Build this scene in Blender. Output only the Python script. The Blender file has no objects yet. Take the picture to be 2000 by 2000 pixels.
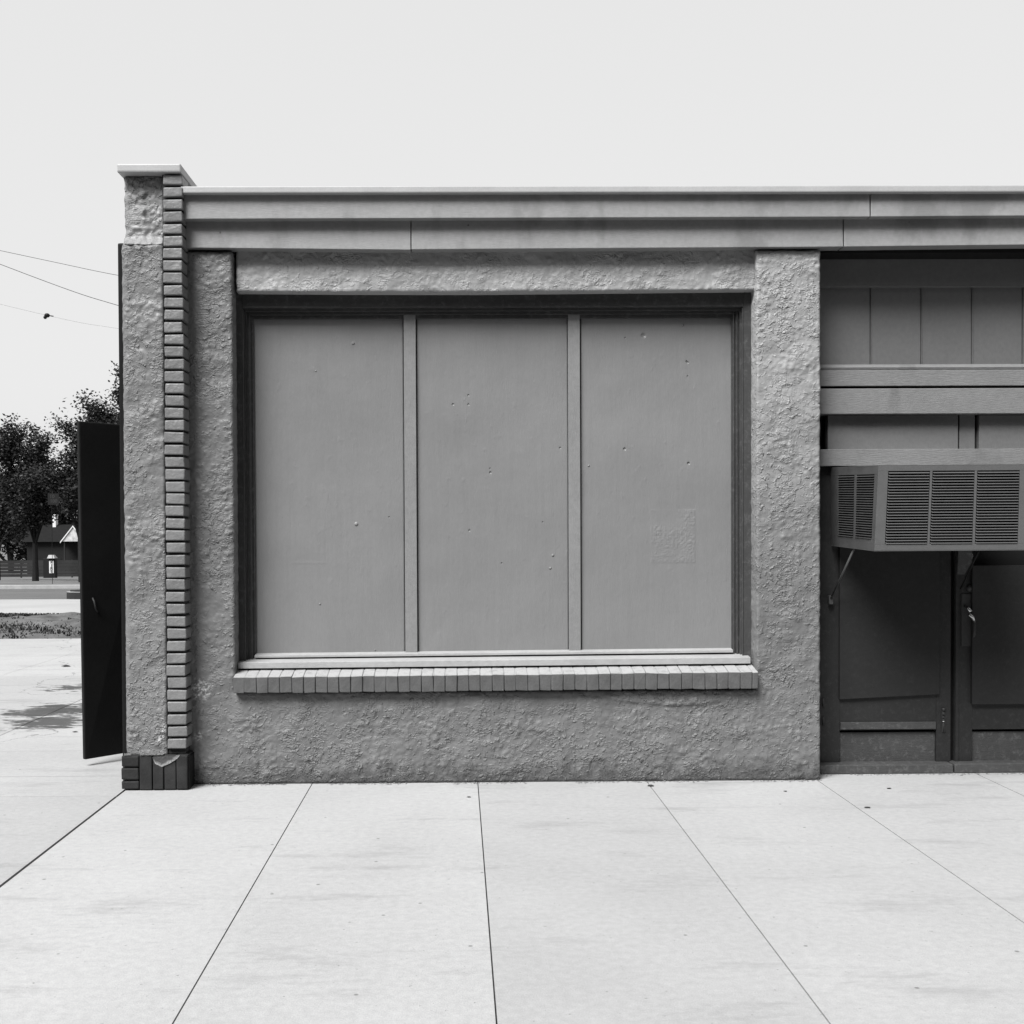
import bpy, bmesh, math, random
from mathutils import Vector, Matrix, noise
random.seed(7)
R = math.radians
scene = bpy.context.scene
COL = scene.collection

# ------------------------------------------------------------------ camera
F = 2300.0            # focal length in photograph pixels (photograph 2000 wide)
CAM = Vector((0.0, -6.57, 1.40))
rot = (Matrix.Rotation(R(-0.65), 3, 'Z') @ Matrix.Rotation(R(90 - 0.94), 3, 'X') @ Matrix.Rotation(R(-0.27), 3, 'Z'))
d0 = rot.transposed() @ Vector((0, 1, 0))
CX = 895 - F * d0.x / -d0.z
CY = 1040 + F * d0.y / -d0.z
cam_d = bpy.data.cameras.new('camera')
cam = bpy.data.objects.new('camera', cam_d)
COL.objects.link(cam)
cam.matrix_world = Matrix.Translation(CAM) @ rot.to_4x4()
cam_d.sensor_width = 36
cam_d.lens = F / 2000 * 36
cam_d.shift_x = (1000 - CX) / 2000
cam_d.shift_y = (CY - 1000) / 2000
cam_d.clip_start = 0.05
cam_d.clip_end = 6000
scene.camera = cam

def P(px, py, Y):
    """where a measured point of the photograph lies on the real plane y = Y"""
    d = rot @ Vector(((px - CX) / F, -(py - CY) / F, -1))
    return CAM + d * ((Y - CAM.y) / d.y)
def wx(px, Y, py=1000): return P(px, py, Y).x
def wz(py, Y, px=1000): return P(px, py, Y).z

def project(p):
    q = rot.transposed() @ (Vector(p) - CAM)
    return (CX + F * q.x / -q.z, CY - F * q.y / -q.z)
for nm, p in (('base left', (wx(375, 0), 0, 0)), ('base right', (wx(1603, 0), 0, 0)), ('x1603 low', (wx(1603, 0, 500), 0, 0)),
              ('x455 low', (wx(455, 0, 500), 0, .5)), ('x240 low', (wx(240, -.12, 500), -.12, .1))):
    print('CHECK', nm, [round(v, 1) for v in project(p)])

# ------------------------------------------------------------------ helpers
def tag(o, label=None, cat=None, group=None, kind=None):
    if label: o['label'] = label
    if cat: o['category'] = cat
    if group: o['group'] = group
    if kind: o['kind'] = kind
    return o

def empty(name, loc, label, cat, group=None):
    o = bpy.data.objects.new(name, None)
    COL.objects.link(o)
    o.location = loc
    o.empty_display_size = 0.2
    return tag(o, label, cat, group)

class MB:
    def __init__(s): s.bm = bmesh.new()
    def box(s, x0, x1, y0, y1, z0, z1, bev=0.0, seg=2, jit=0.0):
        return s.hexa([(x0, y0, z0), (x1, y0, z0), (x1, y1, z0), (x0, y1, z0),
                       (x0, y0, z1), (x1, y0, z1), (x1, y1, z1), (x0, y1, z1)], bev, seg, jit)
    def hexa(s, c, bev=0.0, seg=2, jit=0.0):
        b = bmesh.new()
        v = [b.verts.new(Vector(p) + Vector([random.uniform(-jit, jit) for _ in range(3)])) for p in c]
        for f in ((3, 2, 1, 0), (4, 5, 6, 7), (0, 1, 5, 4), (1, 2, 6, 5), (2, 3, 7, 6), (3, 0, 4, 7)):
            b.faces.new([v[i] for i in f])
        if bev:
            bmesh.ops.bevel(b, geom=list(b.edges), offset=bev, segments=seg, affect='EDGES', profile=.6)
        m = bpy.data.meshes.new('t'); b.to_mesh(m); b.free()
        s.bm.from_mesh(m); bpy.data.meshes.remove(m)
        return s
    def quad(s, pts):
        s.bm.faces.new([s.bm.verts.new(p) for p in pts]); return s
    def tube(s, pts, r, n=8, r2=None):
        pts = [Vector(p) for p in pts]
        rings = []
        for i, p in enumerate(pts):
            t = (pts[min(i + 1, len(pts) - 1)] - pts[max(i - 1, 0)]).normalized()
            a = t.cross(Vector((0, 0, 1)) if abs(t.z) < .9 else Vector((1, 0, 0))).normalized()
            b = t.cross(a)
            k = i / max(1, len(pts) - 1)
            rr = r if r2 is None else r + (r2 - r) * k
            rings.append([s.bm.verts.new(p + (a * math.cos(2 * math.pi * j / n) + b * math.sin(2 * math.pi * j / n)) * rr) for j in range(n)])
        for i in range(len(rings) - 1):
            for j in range(n):
                s.bm.faces.new([rings[i][j], rings[i][(j + 1) % n], rings[i + 1][(j + 1) % n], rings[i + 1][j]])
        s.bm.faces.new(rings[0][::-1]); s.bm.faces.new(rings[-1])
        return s
    def ball(s, c, r, sc=(1, 1, 1), sub=2):
        mm = Matrix.Translation(c) @ Matrix.Diagonal((r * sc[0], r * sc[1], r * sc[2], 1))
        bmesh.ops.create_icosphere(s.bm, subdivisions=sub, radius=1, matrix=mm)
        return s
    def prism(s, prof, x0, x1, axis='x'):
        """prof: (y, z) outline swept along x"""
        a = [s.bm.verts.new((x0, y, z)) for y, z in prof]
        b = [s.bm.verts.new((x1, y, z)) for y, z in prof]
        n = len(prof)
        for i in range(n):
            s.bm.faces.new([a[i], a[(i + 1) % n], b[(i + 1) % n], b[i]])
        s.bm.faces.new(a[::-1]); s.bm.faces.new(b)
        return s
    def build(s, name, m, parent=None, smooth=False, loc=None):
        bmesh.ops.recalc_face_normals(s.bm, faces=s.bm.faces)
        me = bpy.data.meshes.new(name)
        off = Vector((0, 0, 0))
        if parent is not None:
            q = parent
            while q is not None:
                off += q.location; q = q.parent
        if loc is not None: off += Vector(loc)
        bmesh.ops.translate(s.bm, verts=s.bm.verts, vec=-off)
        s.bm.to_mesh(me); s.bm.free()
        me.materials.append(m)
        if smooth:
            me.polygons.foreach_set('use_smooth', [True] * len(me.polygons))
        o = bpy.data.objects.new(name, me)
        COL.objects.link(o)
        if loc is not None: o.location = loc
        if parent is not None: o.parent = parent
        return o

# ------------------------------------------------------------------ materials
ALB = .70          # overall paint and concrete reflectance; the exposure below is set to suit
class NT:
    def __init__(s, name, rough=.6, spec=.5):
        s.m = bpy.data.materials.new(name); s.m.use_nodes = True
        s.t = s.m.node_tree; s.n = s.t.nodes; s.l = s.t.links
        s.b = s.n['Principled BSDF']
        s.b.inputs['Roughness'].default_value = rough
        s.b.inputs['Specular IOR Level'].default_value = spec
        s.geo = s.n.new('ShaderNodeNewGeometry')
    def pos(s, scale=(1, 1, 1)):
        mp = s.n.new('ShaderNodeMapping'); mp.inputs['Scale'].default_value = scale
        s.l.new(s.geo.outputs['Position'], mp.inputs['Vector']); return mp.outputs[0]
    def noise(s, sc, detail=4, rough=.55, aniso=(1, 1, 1), dist=0.0):
        n = s.n.new('ShaderNodeTexNoise'); n.inputs['Scale'].default_value = sc
        n.inputs['Detail'].default_value = detail; n.inputs['Roughness'].default_value = rough
        n.inputs['Distortion'].default_value = dist
        s.l.new(s.pos(aniso), n.inputs['Vector']); return n.outputs['Fac']
    def voro(s, sc, feature='F1', aniso=(1, 1, 1)):
        n = s.n.new('ShaderNodeTexVoronoi'); n.inputs['Scale'].default_value = sc; n.feature = feature
        s.l.new(s.pos(aniso), n.inputs['Vector']); return n.outputs['Distance']
    def mr(s, v, a, b, c=0.0, d=1.0, smooth=False):
        n = s.n.new('ShaderNodeMapRange'); n.inputs[1].default_value = a; n.inputs[2].default_value = b
        n.inputs[3].default_value = c; n.inputs[4].default_value = d
        if smooth: n.interpolation_type = 'SMOOTHSTEP'
        s.l.new(v, n.inputs[0]); return n.outputs[0]
    def math(s, op, a, b=None):
        n = s.n.new('ShaderNodeMath'); n.operation = op
        for i, v in enumerate((a, b)):
            if v is None: continue
            if isinstance(v, (int, float)): n.inputs[i].default_value = v
            else: s.l.new(v, n.inputs[i])
        return n.outputs[0]
    def sep(s):
        n = s.n.new('ShaderNodeSeparateXYZ'); s.l.new(s.geo.outputs['Position'], n.inputs[0]); return n.outputs
    def dist(s, c):
        n = s.n.new('ShaderNodeVectorMath'); n.operation = 'DISTANCE'
        s.l.new(s.geo.outputs['Position'], n.inputs[0]); n.inputs[1].default_value = c; return n.outputs['Value']
    def mixf(s, a, b, f):
        return s.math('ADD', s.math('MULTIPLY', a, s.math('SUBTRACT', 1.0, f)), s.math('MULTIPLY', b, f))
    def color(s, v):
        v = s.math('MULTIPLY', v, ALB)
        n = s.n.new('ShaderNodeCombineColor')
        for i in range(3): s.l.new(v, n.inputs[i])
        s.l.new(n.outputs[0], s.b.inputs['Base Color'])
    def bump(s, h, distance, strength=1.0):
        n = s.n.new('ShaderNodeBump'); n.inputs['Distance'].default_value = distance; n.inputs['Strength'].default_value = strength
        s.l.new(h, n.inputs['Height'])
        if s.b.inputs['Normal'].is_linked:
            s.l.new(s.b.inputs['Normal'].links[0].from_socket, n.inputs['Normal'])
        s.l.new(n.outputs[0], s.b.inputs['Normal'])

def blotch(t, base, amp, sc=3.0, fine=60, fa=.07):
    a = t.mr(t.noise(sc, 5, .6), .25, .75, base * (1 - amp), base * (1 + amp))
    b = t.mr(t.noise(fine, 3, .6), .3, .7, 1 - fa, 1 + fa)
    return t.math('MULTIPLY', a, b)

def splashdirt(t, v, top, dark):
    """speckled dirt spattered up the foot of the wall: ragged, with its own shape"""
    z = t.sep()[2]
    n = t.noise(14, 6, .7)
    edge = t.math('ADD', z, t.math('MULTIPLY', n, -top * 1.5))
    f = t.mr(edge, -top * .2, -top * .75, 0, 1, True)
    sp = t.mr(t.noise(140, 2, .5), .45, .62, .6, 1.0)
    f = t.math('MULTIPLY', f, sp)
    return t.mixf(v, dark, f)

def m_stucco(name, base, scuffs=(), coarse=1.0, streaky=False, painted_light=None):
    t = NT(name, .52, .42)
    v = blotch(t, base, .06, 1.6, 90, .025)
    if painted_light:     # brightness of the upper wall put into the colour as a ragged pale patch
        d = t.math('ADD', t.dist(painted_light[0]), t.mr(t.noise(2.6, 6, .65), .3, .7, -.2, .2))
        v = t.mixf(v, painted_light[2], t.mr(d, painted_light[1], painted_light[1] * .15, 0, 1, True))
    v = splashdirt(t, v, .28, base * .32)
    for (c, r, val) in scuffs:
        d = t.dist(c)
        f = t.math('MULTIPLY', t.mr(d, r, r * .3, 0, 1, True), t.mr(t.noise(55, 5, .75), .47, .60, 0, 1))
        v = t.mixf(v, val, f)
    t.color(v)
    # trowelled dash: clusters of ridges and lumps of several sizes, smoother in patches
    msk = t.mr(t.noise(3.2, 4, .65), .36, .62, .10, 1.0)
    an = (1, 1, 1.8) if not streaky else (1, 1, 2.6)
    rid = t.noise(22, 2, .5, an, 1.1)
    rid = t.mr(t.math('ABSOLUTE', t.math('SUBTRACT', rid, .5)), 0, .12, 1, 0, True)
    rid = t.math('MULTIPLY', rid, t.mr(t.noise(9, 2, .5), .48, .6, 0, 1, True))
    lump = t.mr(t.noise(38, 2, .5, dist=.5), .53, .74, 0, 1, True)
    fine = t.mr(t.noise(95, 2, .5), .56, .76, 0, .45, True)
    h = t.math('MULTIPLY', t.math('ADD', t.math('ADD', t.math('MULTIPLY', rid, .55), lump), fine), msk)
    t.bump(t.noise(6, 3, .5), .035, 1.0)
    t.bump(h, .0076 * coarse, 1.0)
    return t.m

def m_paintwood(name, base, grain=(1, 1, 14), rough=.42, amp=.08, gstr=.0012, spec=.45, chips=.0, spots=0.0, light=0.0):
    if base < .1: spec *= .45
    t = NT(name, rough, spec)
    v = blotch(t, base, amp, 1.8, 40)
    if chips:
        c = t.mr(t.noise(38, 6, .75, tuple(1 if g == 1 else .35 * g for g in grain)), .64, .70, 0, 1)
        v = t.mixf(v, base * .3, t.math('MULTIPLY', c, chips))
    if light:
        v = t.mixf(v, base * 3.2, t.math('MULTIPLY', t.mr(t.noise(30, 7, .8), .52, .66, 0, 1), light))
    if spots:
        v = t.mixf(v, base * .2, t.mr(t.voro(6.3), .045, .022, 0, spots))
        v = t.mixf(v, base * .62, t.mr(t.noise(1.1, 5, .6, (3, 1, 1.5)), .53, .62, 0, .55))
    t.color(v)
    t.bump(t.noise(1.8, 3, .5), .012, .6)
    t.bump(t.noise(26, 6, .65, grain), gstr, 1.0)
    return t.m

def m_plain(name, base, rough=.6, amp=.12, sc=8, bump=.001, bsc=60, spec=None, metal=0.0):
    if spec is None: spec = .15 if base < .1 else .4
    t = NT(name, rough, spec); t.b.inputs['Metallic'].default_value = metal
    t.color(blotch(t, base, amp, sc, 120))
    if bump: t.bump(t.noise(bsc, 4, .6), bump, 1.0)
    return t.m

def g(hexv):   # sRGB 0..255 -> linear
    c = hexv / 255
    return c / 12.92 if c <= .04045 else ((c + .055) / 1.055) ** 2.4

M = {}
scA = P(318, 1432, -.12); scB = P(392, 1347, 0); scC = P(388, 1438, 0)
M['stucco'] = m_stucco('grey painted stucco', .165, [(scB, .085, .62), (scC, .04, .6)], painted_light=(P(1545, 520, 0), 2.1, .32))
M['pilaster'] = m_stucco('grey painted pilaster stucco', .185, [(P(312, 1440, -.12), .035, .62), (P(324, 1424, -.12), .04, .6)])
M['lintel'] = m_stucco('bleached grey lintel stucco', .36, [], .6)  # paler base grey carries the upper wall's brightness in the colour
M['stucco_rough'] = m_stucco('coarse trowelled stucco', .28, [], 1.3, True)
M['brick'] = m_plain('grey painted brick', .20, .42, .18, 12, .005, 34)
M['mortar'] = m_plain('painted mortar', .05, .8, .2, 30, .002, 80)
M['brick_dirty'] = m_plain('grimy painted brick', .034, .55, .35, 10, .0025, 50)
M['broken'] = m_plain('bare broken brick', .33, .9, .35, 30, .004, 70)
M['fascia'] = m_paintwood('grey painted fascia board', .30, (1, 1, 12), .42, .12, spots=.8)
M['panel'] = m_paintwood('grey painted plywood', .25, (9, 1, 1), .36, .07, .0016)
M['frame'] = m_paintwood('grey painted window frame', .065, (9, 1, 1), .35, .2, .001, light=.35)
M['stop'] = m_paintwood('grey painted sill wood', .41, (1, 1, 10), .45, .15, .0015, chips=.6)
M['sill_brick'] = m_plain('grey painted sill brick', .17, .5, .16, 14, .0025, 55)
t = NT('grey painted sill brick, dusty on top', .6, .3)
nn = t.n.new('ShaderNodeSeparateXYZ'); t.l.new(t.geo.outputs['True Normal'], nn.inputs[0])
v = t.mixf(blotch(t, .105, .22, 14, 120), .40, t.math('MULTIPLY', t.mr(nn.outputs[2], .35, .8, 0, 1), t.mr(t.noise(25, 5, .7), .3, .5, .6, 1)))  # faces pointing up are mixed to a paler grey
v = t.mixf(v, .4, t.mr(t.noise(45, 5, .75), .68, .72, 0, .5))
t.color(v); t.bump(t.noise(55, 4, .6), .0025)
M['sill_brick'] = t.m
M['transom'] = m_paintwood('grey painted transom boards', .17, (9, 1, 1), .40, .08)
M['rail'] = m_paintwood('worn grey painted rail', .215, (1, 1, 10), .5, .15, .0028, chips=.5, spots=.8)
M['door'] = m_paintwood('dark grey door paint', .028, (7, 1, 1), .42, .15, .0012, light=.25)
M['door_board'] = m_paintwood('dark grey board', .024, (5, 1, 1), .5, .10, .0006, light=.12)
M['door_worn'] = m_paintwood('scuffed dark door paint', .07, (1, 1, 9), .5, .35, .0022, chips=.5, light=.4)
M['dark_wood'] = m_paintwood('nearly black door wood', .012, (9, 1, 1), .6, .3, .0012, .2)
M['metal_ac'] = m_plain('grey enamelled sheet metal', .118, .38, .08, 10, .0002, 20)
M['metal_side'] = m_plain('darkened enamelled sheet metal', .075, .4, .2, 10, .0003, 20, spec=.4)  # shade on the unit's side put into a darker grey than the front
M['ac_dark'] = m_plain('dark inside of vents', .012, .9, .1, 10, 0)
M['chrome'] = m_plain('worn bright metal', .62, .25, .1, 20, .0003, 60, metal=1.0)
M['iron'] = m_plain('dark iron', .05, .5, .2, 20, .001, 60)
M['roofing'] = m_plain('tar roofing', .08, .9, .3, 4, .004, 40)
M['cap'] = m_plain('grey metal coping', .45, .5, .1, 4, .0005, 20)
M['wire'] = m_plain('black cable', .02, .6, .1, 4, 0)
M['leaf'] = m_plain('dark leaves', .03, .5, .45, 1.5, 0)
M['bark'] = m_plain('dark bark', .015, .9, .3, 8, .01, 20)
M['weed'] = m_plain('dry weeds', .06, .8, .7, 2.5, 0)
M['soil'] = m_plain('loose sandy soil', .20, .95, .35, 3, .02, 9)
M['mound'] = m_plain('dark loose soil', .11, .95, .6, 2.2, .03, 9)
M['asphalt'] = m_plain('worn asphalt', .11, .9, .25, .6, .003, 60)
M['pale_road'] = m_plain('pale concrete road', .38, .9, .10, .5, .002, 60)
M['asphalt_dark'] = m_plain('asphalt', .06, .9, .2, 1.2, .003, 80)
M['opp_brick'] = m_plain('dark brick of the added block', .10, .9, .2, 3, .004, 30)
M['joint'] = m_plain('dirt filled joint', .07, .95, .4, 5, .002, 60)
M['kerb'] = m_plain('concrete kerb', .35, .85, .2, 3, .002, 40)
M['verge'] = m_plain('dry verge', .13, .95, .4, .35, .02, 4)
M['white'] = m_plain('white paint', .75, .5, .1, 3, 0)
M['house_dark'] = m_plain('dark house wall', .014, .8, .2, 1, 0)
M['house_roof'] = m_plain('dark shingle roof', .010, .9, .25, 2, .01, 6)
M['fence'] = m_plain('grey fence boards', .028, .8, .4, .6, .01, 8)
M['gable'] = m_plain('pale mottled gable', .45, .8, .6, 1.6, 0)
M['black'] = m_plain('black paint', .012, .6, .1, 3, 0)
M['faint'] = m_plain('faded grey lettering', .035, .7, .1, 3, 0)

# sidewalk concrete
t = NT('pale concrete sidewalk', .72, .35)
v = blotch(t, .42, .08, .9, 30)
v = t.math('MULTIPLY', v, t.mr(t.geo.outputs['Random Per Island'], 0, 1, .93, 1.05))
v = t.math('MULTIPLY', v, t.mr(t.noise(220, 2, .7), .35, .65, .90, 1.08))
st = t.mr(t.noise(2.0, 7, .7, (.5, 2.0, 1)), .55, .72, 0, .6)
v = t.mixf(v, .23, st)
v = t.mixf(v, .12, t.mr(t.voro(5.5), .050, .030, 0, .75))
v = t.mixf(v, .15, t.mr(t.noise(55, 3, .5), .70, .74, 0, .8))
wv = t.n.new('ShaderNodeTexVoronoi'); wv.feature = 'DISTANCE_TO_EDGE'; wv.inputs['Scale'].default_value = .42
nz = t.n.new('ShaderNodeTexNoise'); nz.inputs['Scale'].default_value = 2.2; nz.inputs['Detail'].default_value = 6; t.l.new(t.geo.outputs['Position'], nz.inputs['Vector'])
va = t.n.new('ShaderNodeVectorMath'); va.operation = 'MULTIPLY_ADD'; t.l.new(nz.outputs['Color'], va.inputs[0]); va.inputs[1].default_value = (.9, .9, 0); t.l.new(t.geo.outputs['Position'], va.inputs[2])
t.l.new(va.outputs[0], wv.inputs['Vector'])
v = t.mixf(v, .09, t.math('MULTIPLY', t.mr(wv.outputs['Distance'], .003, .001, 0, .7), t.mr(t.sep()[1], .6, 1.2, 0, 1)))
# dark ragged patches on the side pavement
wob = t.mr(t.noise(5, 5, .7, (1, 2.2, 1)), .3, .7, -.28, .28)
for (px, py, r) in ((100, 1388, .38), (150, 1385, .26), (95, 1410, .34), (140, 1343, .20)):
    if r == 0: continue
    c = P(px, py, 0) ; dirv = c - CAM; c = CAM + dirv * (-CAM.z / dirv.z)
    n = t.n.new('ShaderNodeVectorMath'); n.operation = 'DISTANCE'
    sc = t.pos((1.0, .9, 1)); t.l.new(sc, n.inputs[0]); n.inputs[1].default_value = (c.x, c.y * .9, 0)
    f = t.mr(t.math('ADD', n.outputs['Value'], wob), r, r * .6, 0, .95, True)
    v = t.mixf(v, .05, f)
t.color(v)
t.bump(t.noise(90, 5, .7), .0012, 1.0)
M['walk'] = t.m

# ------------------------------------------------------------------ stucco sheet with real relief
def lines(a, b, step, extra=()):
    n = max(1, round((b - a) / step))
    L = [a + (b - a) * i / n for i in range(n + 1)]
    for e in extra:
        k = min(range(len(L)), key=lambda i: abs(L[i] - e)); L[k] = e
    return L

PATCH = [P(a, b, 0) for a, b in ((1172, 1362), (1215, 1372), (1300, 1379.5), (1372, 1379), (1430, 1366))]
def relief(x, z, s, k=1.0):
    p = Vector((x, z, s))
    n = noise.noise(p * 3.0) * .0045 + noise.noise(p * 11) * .0028
    q = noise.noise(p * 26); q2 = noise.noise(p * 47)
    m = min(1, max(.25, .6 + noise.noise(p * 5.0 + Vector((9, 3, 1))) * 1.6))
    e = 0
    if PATCH and s < 1 and PATCH[0].x < x < PATCH[-1].x:
        for a, b in zip(PATCH, PATCH[1:]):
            if a.x <= x <= b.x:
                zc = a.z + (b.z - a.z) * (x - a.x) / (b.x - a.x)
                f = max(0, min(1, (z - zc) / .012)); e = f * .006 * min(1, (x - PATCH[0].x) / .1, (PATCH[-1].x - x) / .08); m += f * .6
    return (n + e + (abs(q) * .0085 + max(0, q2) * .0075) * m) * k

def stucco(name, x0, x1, z0, z1, y, back, mat, parent, hole=None, step=.0085, k=1.0, seed=0.0, ztop=None, prof=None, zbot=None, rnd=.006):
    ex = [hole[0], hole[1]] if hole else []
    ez = [hole[2], hole[3]] if hole else []
    XS = lines(x0, x1, step, ex); ZS = lines(z0, z1, step, ez)
    bm = bmesh.new(); V = {}; eps = 1e-6
    def inside(i, j):
        if not hole: return True
        cx = (XS[i] + XS[i + 1]) / 2; cz = (ZS[j] + ZS[j + 1]) / 2
        return not (hole[0] - eps < cx < hole[1] + eps and hole[2] - eps < cz < hole[3] + eps)
    def vert(i, j):
        if (i, j) not in V:
            x, z = XS[i], ZS[j]
            yy = y + (prof(x, z) if prof else 0) - relief(x, z, y * 3 + seed, k)
            dz = 0
            if ztop and j == len(ZS) - 1: z = ztop(x)
            if zbot and j == 0: z = zbot(x)
            V[(i, j)] = bm.verts.new((x + noise.noise(Vector((x * 5, z * 24, seed))) * .0035 * k, yy, z + (noise.noise(Vector((x * 24, z * 5, seed + 4))) * .003 * k if j > 0 else 0)))
        return V[(i, j)]
    for i in range(len(XS) - 1):
        for j in range(len(ZS) - 1):
            if inside(i, j): bm.faces.new([vert(i, j), vert(i + 1, j), vert(i + 1, j + 1), vert(i, j + 1)])
    be = [e for e in bm.edges if len(e.link_faces) == 1]
    for e in be:
        for w in e.verts: w.tag = True
    for w in bm.verts:
        if w.tag: w.co.y += rnd
    r = bmesh.ops.extrude_edge_only(bm, edges=be)
    for w in [q for q in r['geom'] if isinstance(q, bmesh.types.BMVert)]:
        w.co.y = back
    for f in bm.faces: f.smooth = True
    mb = MB(); mb.bm.free(); mb.bm = bm
    return mb.build(name, mat, parent)

# ------------------------------------------------------------------ THE BUILDING
bld = empty('commercial_building', (0, 0, 0), 'single storey grey stucco corner shop with a boarded window and dark double doors', 'building')

ZT = wz(400, 0)                       # just above the lower board
XL = wx(330, 0); XR = wx(1602, 0, 1100)
HX0 = wx(456, 0, 900); HX1 = wx(1477.5, 0, 900)
ZSILL = wz(1350, 0, 960)
ZWT = wz(489, 0, 1540)
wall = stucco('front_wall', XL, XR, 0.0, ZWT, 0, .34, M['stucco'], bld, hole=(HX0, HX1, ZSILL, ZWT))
# shell behind: side wall, back wall, roof
XB = wx(246, 0)
m = MB(); m.box(XB, 8.5, 1.02, 12, 0, 3.0); m.box(XB, XB + .25, .10, .50, 0, 3.0); m.box(XB + .25, 1.6, .36, .5, 0, 3.0)
m.box(5.2, 8.5, .36, 1.02, 0, 3.0)
m.build('side_wall', M['stucco_rough'], bld)
m = MB(); m.box(XB + .05, 8.4, .5, 11.9, 3.0, 3.08); m.box(1.6, 5.2, .36, .5, 2.86, 3.0)
m.build('roof', M['roofing'], bld)

# lintel
LB = [(455, 569.5), (700, 571), (930, 571.3), (1200, 568.6), (1478, 565.8)]
def poly(pts, Y, axis=0):
    W = [P(a, b, Y) for a, b in pts]
    def f(x):
        if x <= W[0].x: return W[0].z
        for a, b in zip(W, W[1:]):
            if x <= b.x: return a.z + (b.z - a.z) * (x - a.x) / (b.x - a.x)
        return W[-1].z
    return f
zl = poly(LB, .045)
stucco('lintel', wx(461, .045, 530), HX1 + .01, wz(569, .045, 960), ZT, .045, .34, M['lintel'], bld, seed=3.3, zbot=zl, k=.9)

# corner pilaster
YP = -.12
PX0 = wx(241, YP, 1000); PX1 = wx(321.5, YP, 900)
zbase = wz(1474, -.14, 300)
ledge = wz(470, YP, 280)
def pprof(x, z):
    a = max(0, min(1, (z - ledge + .02) / .035)); e = 0
    if x < PX0 + .03: e = .018 * (1 - (x - PX0) / .03) ** 2
    return a * .03 + e
stucco('corner_pilaster', PX0, PX1, zbase - .01, wz(478, YP, 280), YP, .1, M['pilaster'], bld, prof=lambda x, z: pprof(x, min(z, ledge - .02)), seed=8, k=1.1)
TOPZ = wz(352, 0, 280)
ZPH = wz(478, YP, 280)
def pprof2(x, z): return .05 * max(0, min(1, (z - ZPH) / .05)) + (.012 if x < PX0 + .02 else 0)
stucco('pilaster_head', PX0 + .006, PX1, wz(478, YP, 280), TOPZ, YP, .1, M['stucco_rough'], bld, prof=pprof2, seed=18, k=2.6)
m = MB(); m.box(wx(233, 0, 900), XB + .05, .0, .42, 0, wz(474, 0, 240), .012)
m.build('side_casing', M['dark_wood'], bld)
m = MB(); m.box(PX0 - .01, wx(361, YP), -.15, .5, TOPZ, TOPZ + .045, .008)
m.build('pilaster_cap', M['cap'], bld)

# brick quoin strip
m = MB(); b0 = wx(323, YP, 900); b1 = wx(360.5, YP, 900)
ys = [1463.0 - 23.95 * i for i in range(47)]
for i, py in enumerate(ys):
    z0 = wz(py, YP, 340); z1 = wz(py - 19.7, YP, 340)
    lean = random.uniform(-.003, .003); pr = random.uniform(-.005, .004)
    m.box(b0 + lean, b1 + lean + random.uniform(-.002, .002), YP - .006 + pr, .02, z0 + random.uniform(-.0015, .0015), z1 + random.uniform(-.0015, .001), .0075, 3, .0024)
brick_strip = m.build('brick_strip', M['brick'], bld)
m = MB(); m.box(b0 - .008, b1 - .012, YP + .018, .02, zbase, TOPZ - .002)
m.build('mortar_joint', M['mortar'], brick_strip)

# brick plinth under the pilaster
YB = -.145
m = MB()
for (a, b) in ((272, 296.5), (298, 319), (320.5, 343), (344, 366)):
    m.box(wx(a, YB, 1500), wx(b, YB, 1500), YB + random.uniform(-.002, .003), .05, .004, wz(1475.5, YB, 300), .006, 2, .0015)
for (a, b) in ((1477, 1498), (1500.5, 1523), (1526, 1541)):
    m.box(wx(237, YB, 1500), wx(270.5, YB, 1500), YB - .002, .30, max(.004, wz(b, YB, 250)), wz(a, YB, 250), .007, 2, .002)
plinth = m.build('brick_plinth', M['brick_dirty'], bld)
m = MB(); m.box(wx(242, YB), wx(364, YB), YB + .012, .29, .002, wz(1479, YB, 300))
m.build('mortar_joint', M['black'], plinth)
# broken corner of the plinth: a chipped bare face
m = MB()
ch = [(297, 1479), (325, 1476), (352, 1474.5), (346, 1482), (332, 1491), (316, 1498), (303, 1492)]
vs = [m.bm.verts.new(P(a, b, YB - .0035)) for a, b in ch]; m.bm.faces.new(vs)
vb = [m.bm.verts.new(P(a, b, YB + .006)) for a, b in ch]
for i in range(len(vs)): m.bm.faces.new([vs[i], vb[i], vb[(i + 1) % len(vs)], vs[(i + 1) % len(vs)]])
t = NT('chipped brick face', .9, .2)
v = blotch(t, .075, .3, 20, 90); z_ = P(318, 1492, YB).z
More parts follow.
